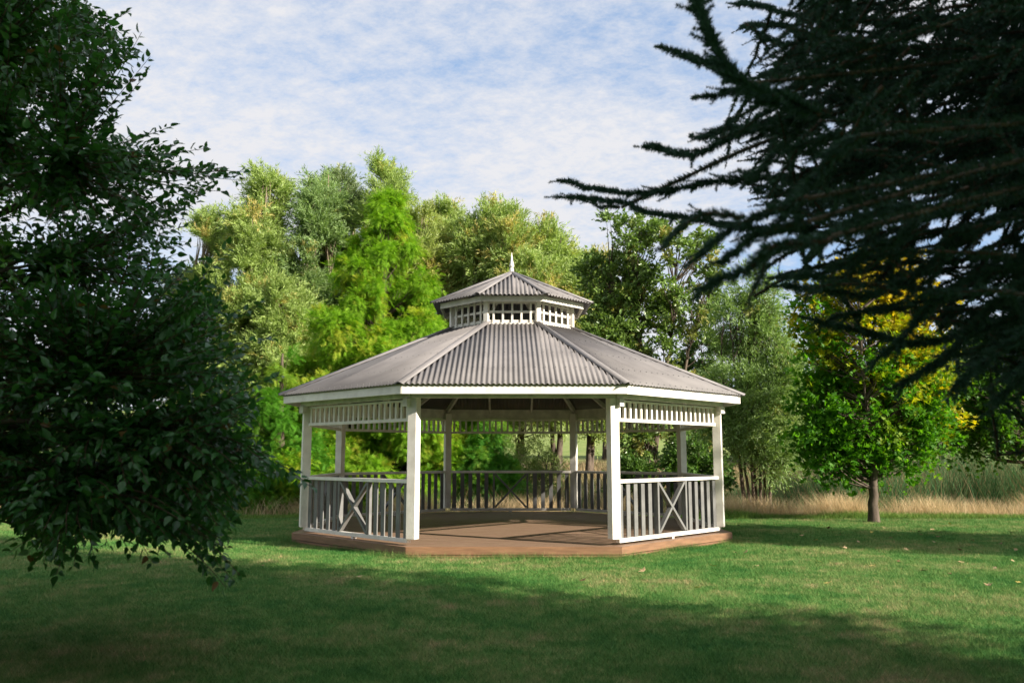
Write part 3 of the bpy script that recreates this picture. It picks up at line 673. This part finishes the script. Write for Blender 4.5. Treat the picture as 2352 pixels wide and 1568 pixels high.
# back / outer part of the crown, away from the camera frame
m_ = 900; u = rdir(m_); Pb = LT + np.array([-1.2, .6, 3.2]) + u*np.array([2.6, 2.4, 3.4])*rng.uniform(.6, 1, m_)[:, None]
pp = proj(Pb); Pb = Pb[(pp[:, 0] < 60) & (Pb[:, 2] > .7)]; tips = np.concatenate([tips, Pb]); fr = np.zeros(len(tips), bool)
tb = Tubes(6); tw_ = Tubes(4)
trunkp = catmull([LT*0+[0,0,-.1],[.05,0,1.0],[-.1,.1,2.4],[.1,0,4.2],[0,0,6.4]], 6); tb.add(trunkp, np.linspace(.17, .03, len(trunkp)))
# secondary hubs
rel = tips-LT
hubs = rel[rng.choice(len(rel), 130, replace=False)]*np.array([.62, .62, 1.0]) + np.array([0, 0, .15])
for hb in hubs:
    z_ = np.clip(hb[2]*.75+.15, .9, 5.6); a = trunkp[np.argmin(np.abs(trunkp[:, 2]-z_))]; ln = np.linalg.norm(hb-a)
    tb.add(bez(a, (a+hb)/2+np.array([0, 0, .18*ln])+rng.normal(0, .05*ln, 3), hb, 8), np.linspace(.014+.008*ln, .009, 8))
LP = []; LFw = []; LU = []; LS = []
for i, tp in enumerate(rel):
    hand = len(cand) <= i < len(cand)+nb_
    dh = np.linalg.norm(hubs-tp, axis=1); a = hubs[np.argmin(dh)]; ln = np.linalg.norm(tp-a)
    L = min(ln, rng.uniform(.35, .7)) if not hand else min(ln, .75)
    out_ = unit(tp-np.array([0, 0, tp[2]-.1]))
    low = tp[2] < 1.5
    mid = a*.5+tp*.5 + np.array([0, 0, .22*ln if low else -.05*ln]) + rng.normal(0, .04, 3)
    P = bez(a, mid, tp, 12)
    tw_.add(P, np.linspace(.005, .0018, 12))
    seg = np.linalg.norm(np.diff(P, axis=0), axis=1); cum = np.concatenate([[0], np.cumsum(seg)]); tot = cum[-1]
    sN = np.arange(max(0, tot-L), tot, .030 if not hand else .026); nL = len(sN)
    Q = np.stack([np.interp(sN, cum, P[:, j]) for j in range(3)], 1); T_ = unit(np.gradient(P, axis=0)); Tq = unit(np.stack([np.interp(sN, cum, T_[:, j]) for j in range(3)], 1))
    sd_ = unit(np.cross(Tq, rng.normal(0, 1, 3)*.5+UP)); sgn = np.where(np.arange(nL) % 2 == 0, 1, -1)[:, None]
    f_ = unit(Tq*.6 + sd_*sgn*.9 + rng.normal(0, .35, (nL, 3)) + np.array([0, 0, -.35 if low else .12]))
    LP.append(Q+f_*.012); LFw.append(f_); LU.append(unit(rng.normal(0, .5, (nL, 3))+np.array([0, -.25, .8]))); LS.append(rng.uniform(.042, .080, nL))
tk = tb.build('trunk', M_BARK, lt); tw_.build('twigs', M_TWIG, tk)
LP, LFw, LU, LS = map(np.concatenate, (LP, LFw, LU, LS))
V, F = scatter(T_BIG[0], T_BIG[1], LP, LFw, LU, LS); cl = np.clip(.5+.5*sn(LP, 2.0), 0, 1)
cc = colours(len(LP), (.024,.095,.026), (.055,.175,.036), (.10,.24,.035), .28, cl, .2); red = rng.random(len(LP)) < .008; cc[red] = (.16,.09,.03)
obj('crown', mesh_np('crown', V, F, np.repeat(cc, len(T_BIG[1]), axis=0)), M_GLOSS, lt, True)
print('left leaves', len(LP))

# ------------------------------------------------------------------ near right cedar
rng = np.random.default_rng(33)
CT = np.array([5.3, 3.9, 0.0])
cedar = empty('cedar_tree', CT, 'dark cedar with long needled branches hanging in from the upper right', 'tree')
def zp(x, y, d): return px(1223+x*.6, y*.6, d)
shoots = []      # (path, needle radius, density, fuzz twig length)
def limb(pts, d0, d1, r=.026, dens=2600, tw=.05, root=True):
    k = len(pts); ds = np.linspace(d0, d1, k); P = np.array([zp(a, b_, d) for (a, b_), d in zip(pts, ds)])
    shoots.append((catmull(P, 7), r*1.35, dens, tw*1.5+.03))
limb([(1300,640),(1100,660),(900,680),(700,692),(430,732),(250,715),(90,680)], 3.6, 4.9, .026, 2600, .10)
limb([(1100,860),(850,870),(640,838),(430,798),(250,745),(110,730)], 3.7, 4.9, .026, 2600, .10)
limb([(340,795),(270,785),(205,765)], 4.7, 4.9, .02, 2200, .04)
limb([(1150,430),(950,480),(800,520),(700,570),(590,597),(500,582),(430,560)], 3.5, 4.4, .028, 2600, .09)
limb([(1100,450),(900,470),(760,482),(660,510),(590,520)], 3.6, 4.3, .026, 2600, .08)
limb([(1100,450),(900,380),(800,300),(730,225),(685,130),(650,50),(610,-40)], 3.0, 3.4, .034, 3000, .07)
limb([(830,320),(700,270),(600,240),(480,195)], 3.1, 3.6, .024, 2600, .05)
limb([(1150,440),(1000,400),(860,370),(750,380),(640,402)], 3.3, 3.8, .026, 2600, .07)
limb([(1500,120),(1350,100),(1000,60),(850,30),(750,25)], 4.0, 5.0, .026, 2200, .12)
limb([(1400,240),(1200,200),(1000,110),(860,95),(780,100)], 4.2, 5.2, .026, 2200, .12)
limb([(1400,290),(1250,260),(1060,190),(940,180),(855,150)], 4.2, 5.2, .026, 2200, .12)
limb([(1400,350),(1200,300),(1050,250),(950,280),(870,310)], 4.2, 5.2, .026, 2200, .12)
limb([(1250,520),(1130,570),(1000,700),(900,830),(850,935)], 2.6, 2.9, .026, 3200, .05)
limb([(1200,500),(1050,560),(940,600),(850,680),(770,650)], 3.0, 3.5, .026, 2600, .07)
limb([(1050,760),(900,820),(760,890),(660,960),(590,1040)], 2.6, 2.9, .025, 3200, .035)
limb([(800,830),(640,840),(540,910),(480,990)], 2.8, 3.2, .020, 3000, .02)
limb([(1050,850),(900,900),(800,960),(690,1030)], 2.6, 2.9, .023, 3200, .03)
limb([(1150,930),(950,980),(860,1040),(740,1100),(600,1160)], 2.3, 2.5, .025, 3400, .03)
limb([(980,950),(900,1000),(860,1100),(835,1200)], 2.5, 2.6, .018, 3200, .02)
limb([(1500,800),(1350,800),(1200,860),(1080,950),(1040,1010)], 2.8, 3.2, .026, 3000, .06)
limb([(1650,800),(1500,820),(1400,900),(1200,1000),(1050,1050),(930,1050)], 2.8, 3.3, .024, 3000, .06)
limb([(1882,820),(1700,870),(1560,1000),(1400,1090),(1250,1115),(1050,1100),(940,1110)], 3.0, 3.6, .026, 2800, .08)
limb([(1950,980),(1850,1010),(1650,1100),(1500,1200),(1380,1350),(1280,1410)], 3.0, 3.4, .026, 2800, .08)
limb([(1950,1060),(1820,1120),(1700,1250),(1560,1380),(1380,1480)], 3.0, 3.4, .028, 2800, .08)
limb([(1400,820),(1300,880),(1250,1000),(1225,1070)], 3.0, 3.2, .022, 2800, .03)
limb([(1720,850),(1600,900),(1530,1050),(1500,1110)], 3.0, 3.2, .022, 2800, .03)
limb([(1500,640),(1300,700),(1150,760),(1050,800),(1020,840)], 4.2, 4.6, .022, 2400, .08)
limb([(1450,760),(1300,770),(1100,770),(1000,730)], 4.2, 4.8, .022, 2400, .08)
limb([(1600,560),(1350,560),(1150,590),(1030,600)], 4.0, 4.6, .022, 2400, .08)
limb([(1900,1180),(1780,1220),(1650,1270),(1450,1290),(1250,1240),(1060,1180)], 3.2, 3.8, .026, 2800, .09)
limb([(1960,1250),(1850,1300),(1700,1420),(1600,1520)], 2.9, 3.2, .026, 2800, .06)
limb([(1960,1350),(1880,1400),(1800,1500),(1760,1580)], 2.9, 3.2, .026, 2800, .06)
limb([(1750,1180),(1600,1180),(1400,1160),(1200,1190),(1080,1240)], 3.6, 4.2, .024, 2600, .08)
# inner mass: fans of hanging shoots at many depths
mass = [(1830,-120),(1790,60),(1850,200),(1930,300),(1880,380),(1950,470),(2040,560),(2130,560),(2250,600),(2240,700),(2120,740),(2130,820),(2230,900),(2420,960),(2700,960),(2700,-120)]
gapz = [[(2090,560),(2180,500),(2300,520),(2310,600),(2240,660),(2130,650)],[(1930,250),(2000,230),(2010,290),(1950,300)],[(2240,60),(2290,70),(2280,120),(2240,110)]]
cand = np.stack([rng.uniform(1750, 2520, 9000), rng.uniform(-110, 960, 9000)], 1); ok = inpoly(cand, mass)
for gp in gapz: ok &= ~inpoly(cand, gp)
thin2 = (cand[:, 1] > 470) & (cand[:, 1] < 740) & (rng.random(len(cand)) < .55); thin3 = (cand[:, 0] < 2080) & (rng.random(len(cand)) < .3); ok &= ~thin2 & ~thin3
cand = cand[ok][:560]
def extra(poly_, n, x0, x1, y0, y1):
    c_ = np.stack([rng.uniform(x0, x1, n*5), rng.uniform(y0, y1, n*5)], 1); return c_[inpoly(c_, poly_)][:n]
cand = np.concatenate([cand, extra([(1640,340),(1700,230),(1760,60),(1900,40),(2010,600),(1900,600),(1720,470)], 170, 1600, 2010, 30, 620),
                       extra([(1700,610),(1900,600),(2352,560),(2352,940),(2180,800),(1990,720),(1800,690)], 80, 1700, 2352, 560, 940)])
for (a, b_) in cand:
    d = rng.uniform(3.0, 6.2); tip = px(a, b_, d); frac = np.clip((a-1850)/600, 0, 1)
    dirv = unit(unit(tip*np.array([1, 1, 0]) - np.array([CT[0], CT[1], 0])) + rng.normal(0, .55, 3) + np.array([0, 0, -.30])); L = rng.uniform(.25, .65)
    rootp = tip - dirv*L + np.array([0, 0, rng.uniform(-.02, .25)*L]) + rng.normal(0, .08, 3)
    mid = (tip+rootp)/2 + np.array([0, 0, .10*L]) + rng.normal(0, .03, 3)
    if (tip[0]-CT[0])*dirv[0] < .2: pass
    shoots.append((bez(rootp, mid, tip, 8), .027, 1300, rng.uniform(.08, .16)))
NV = []; NL_ = []; ND = []; NS = []
tb = Tubes(5)
def needles_on(P, r, dens):
    seg = np.linalg.norm(np.diff(P, axis=0), axis=1); cum = np.concatenate([[0], np.cumsum(seg)]); tot = cum[-1]; n = int(tot*dens)
    if n < 2: return
    s_ = rng.random(n)*tot; spur = .013; s_ = np.where(rng.random(n) < .75, np.round(s_/spur)*spur+rng.normal(0, .0015, n), s_); s_ = np.clip(s_, 0, tot)
    Q = np.stack([np.interp(s_, cum, P[:, j]) for j in range(3)], 1); T_ = unit(np.gradient(P, axis=0)); T_ = unit(np.stack([np.interp(s_, cum, T_[:, j]) for j in range(3)], 1))
    rd = rdir(n); f_ = unit(rd - T_*np.sum(rd*T_, 1, keepdims=True)*.6 + T_*.5)
    taper = np.clip((tot-s_)/.09, .5, 1)
    NV.append(Q); ND.append(f_); NS.append(r*taper*rng.uniform(.65, 1.15, n)); NL_.append(np.full(n, dens))
for P, r, dens, tw in shoots:
    P = P + np.cumsum(rng.normal(0, .0045, P.shape), axis=0)
    tb.add(P, np.linspace(.009, .002, len(P))); needles_on(P, r, dens)
    tot = np.linalg.norm(np.diff(P, axis=0), axis=1).sum(); k = int(tot/.055)
    for j in range(k):
        u_ = (j+rng.random())/k
        i0 = u_*(len(P)-1); i_ = min(int(i0), len(P)-2); p0 = P[i_]+(P[i_+1]-P[i_])*(i0-i_); T_ = unit(P[i_+1]-P[i_])
        L = tw*rng.uniform(.4, 1.5)*(1-.55*u_)
        if L < .02: continue
        sd_ = unit(np.cross(T_, UP))*(1 if j % 2 else -1); d_ = unit(T_*.9 + sd_*.75 + rng.normal(0, .25, 3) + np.array([0, 0, -.12]))
        p1 = p0+d_*L; mid = (p0+p1)/2+rng.normal(0, .006, 3); Q = bez(p0, mid, p1, 4); needles_on(Q, r*.85, dens*.8)
# trunk and main boughs; the crown above and behind the frame in coarse sprays
trp = catmull([[0,0,-.1],[.05,0,2.5],[0,.1,6],[0,0,10],[.05,0,14.5]], 6); tk_ = Tubes(10); tk_.add(trp, np.linspace(.34, .04, len(trp))*np.where(np.arange(len(trp)) < 1, 1.3, 1))
for P, r, dens, tw in shoots[:33:2]:
    e = P[0]-CT; a = np.array([0, 0, max(.8, e[2]+.22*np.linalg.norm(e[:2]))]); Q = bez(a, (a+e)/2+rng.normal(0, .22, 3)+np.array([0, 0, .15]), e, 8); tk_.add(Q, np.linspace(.018, .008, 8)); needles_on(Q+CT, .038, 1600)
for i in range(0, len(cand), 7):
    P = shoots[32+i][0] if 32+i < len(shoots) else shoots[-1][0]; e = P[0]-CT; a = np.array([0, 0, max(.8, e[2]+.18*np.linalg.norm(e[:2]))]); Q = bez(a, (a+e)/2+rng.normal(0, .3, 3), e, 8); tk_.add(Q, np.linspace(.012, .005, 8)); needles_on(Q+CT, .038, 900)
T_ND = (np.array([[-.11,0,0],[.11,0,0],[0,1,.0]]), np.array([[0,1,2]]))
NV, ND, NS, NL_ = map(np.concatenate, (NV, ND, NS, NL_))
wid = np.where(NL_ < 1500, 1.5, 1.0)
V, F = scatter(T_ND[0], T_ND[1], NV-CT, ND, rdir(len(NV)), NS, sx=NS*wid)
cc = colours(len(NV), (.028,.070,.052), (.055,.12,.080), (.07,.14,.05), .2, np.clip(.5+.5*sn(NV, 1.5), 0, 1), .25)
print('needles', len(NV))
tk_o = tk_.build('trunk', M_BARK, cedar)
for i in range(len(tb.V)): tb.V[i] = tb.V[i]-CT
tb.build('twigs', M_TWIG, tk_o)
m_ = 5200; z = 1.2+13*rng.random(m_)**1.15; rr = 3.0*(1-(z/14.8))**.55*rng.random(m_)**.45; a = rng.uniform(0, 2*math.pi, m_)
Pc = np.stack([rr*np.cos(a), rr*np.sin(a), z], 1); W = Pc+CT; pp = proj(W)
infr = (pp[:, 2] > 0) & (pp[:, 0] > -100) & (pp[:, 0] < 2230) & (pp[:, 1] > -150) & (pp[:, 1] < 1700)
infr |= (pp[:, 2] > 0) & (pp[:, 0] > -100) & (pp[:, 0] < 2500) & (pp[:, 1] > 820) & (pp[:, 1] < 1700)
uu = W[:, 0]*.524+W[:, 1]*.852
Pc = Pc[~infr & (np.linalg.norm(W-np.array([0, 0, EYE]), axis=1) > 1.8) & (uu < 7.7+.9*np.sin(W[:, 2]*1.7+W[:, 0]))]
ci = np.repeat(np.arange(len(Pc)), 16); outw = unit(Pc*np.array([1, 1, 0])+1e-3)
fw = unit(outw[ci]+rdir(len(ci))*.8+np.array([0, 0, -.15])); pos = Pc[ci]+rdir(len(ci))*.25
pj = proj(pos+CT); kk = ~((pj[:, 2] > 0) & (pj[:, 0] < 2180) & (pj[:, 0] > 0) & (pj[:, 1] > -60) & (pj[:, 1] < 1600)); kk &= ~((pj[:, 0] < 2750) & (pj[:, 0] > 0) & (pj[:, 1] > 850) & (pj[:, 2] > 0)); kk &= ~((pj[:, 0] < 2750) & (pj[:, 0] > 0) & (pj[:, 1] > 450) & (pj[:, 1] < 720) & (pj[:, 2] > 0)); pos, fw = pos[kk], fw[kk]
V2, F2 = scatter(T_SPRAY[0], T_SPRAY[1], pos, fw, unit(rdir(len(pos))+UP), rng.uniform(.22, .38, len(pos)))
c2 = np.repeat(colours(len(pos), (.018,.050,.034), (.035,.082,.052)), len(T_SPRAY[1]), axis=0)
Vn, Fn = joinVF([(V, F), (V2, F2)])
obj('crown', mesh_np('crown', Vn, Fn, np.concatenate([cc, c2])), M_NEEDLE, cedar)

# ------------------------------------------------------------------ trees outside the frame that shade the lawn; last two added to cut skylight
SG = 'tall trees standing outside the picture on the sunny side'
def shade(x, y, r, H, lab, seed, n=420, zl=.18):
    lobes = [[0, 0, H*(zl+.2), r, r, H*.22], [0, 0, H*.6, r*.95, r*.95, H*.25], [0, 0, H*.82, r*.65, r*.65, H*.16]]
    tree('shade_tree', lab, 'tree', (x, y, 0), lobes, [[[0,0,-.1],[.1,0,H*.3],[0,.1,H*.6],[0,0,H*.9]]], n, 9, 9, T_LEAF, .34, ((.05,.10,.02),(.10,.17,.035)), spread=1.0, twl=1.2,
         dirup=.2, trunk_r=.3, gap=-.45, seed=seed, shell=.2, group=SG)
shade(14.5, -5.5, 4.3, 17, 'broad leafy tree behind the cedar, outside the picture', 71, 470)
shade(9.0, -13.5, 4.6, 16, 'broad leafy tree behind the camera, outside the picture', 72, 500)
shade(23.5, 4.7, 1.9, 14, 'slender leafy tree right of the cedar, outside the picture', 74, 230, .1)
shade(30, 2.2, 2.0, 12, 'small round leafy tree at the far right, outside the picture', 75, 160, .1)
shade(-8.0, -3.5, 3.6, 11, 'leafy tree behind the camera on the left, outside the picture', 76, 380)  # unseen occluder, added to keep skylight off the lower left lawn
shade(-1.5, -8.5, 3.8, 12, 'leafy tree straight behind the camera, outside the picture', 77, 380)  # also added out of view, blocks sky light from behind the camera
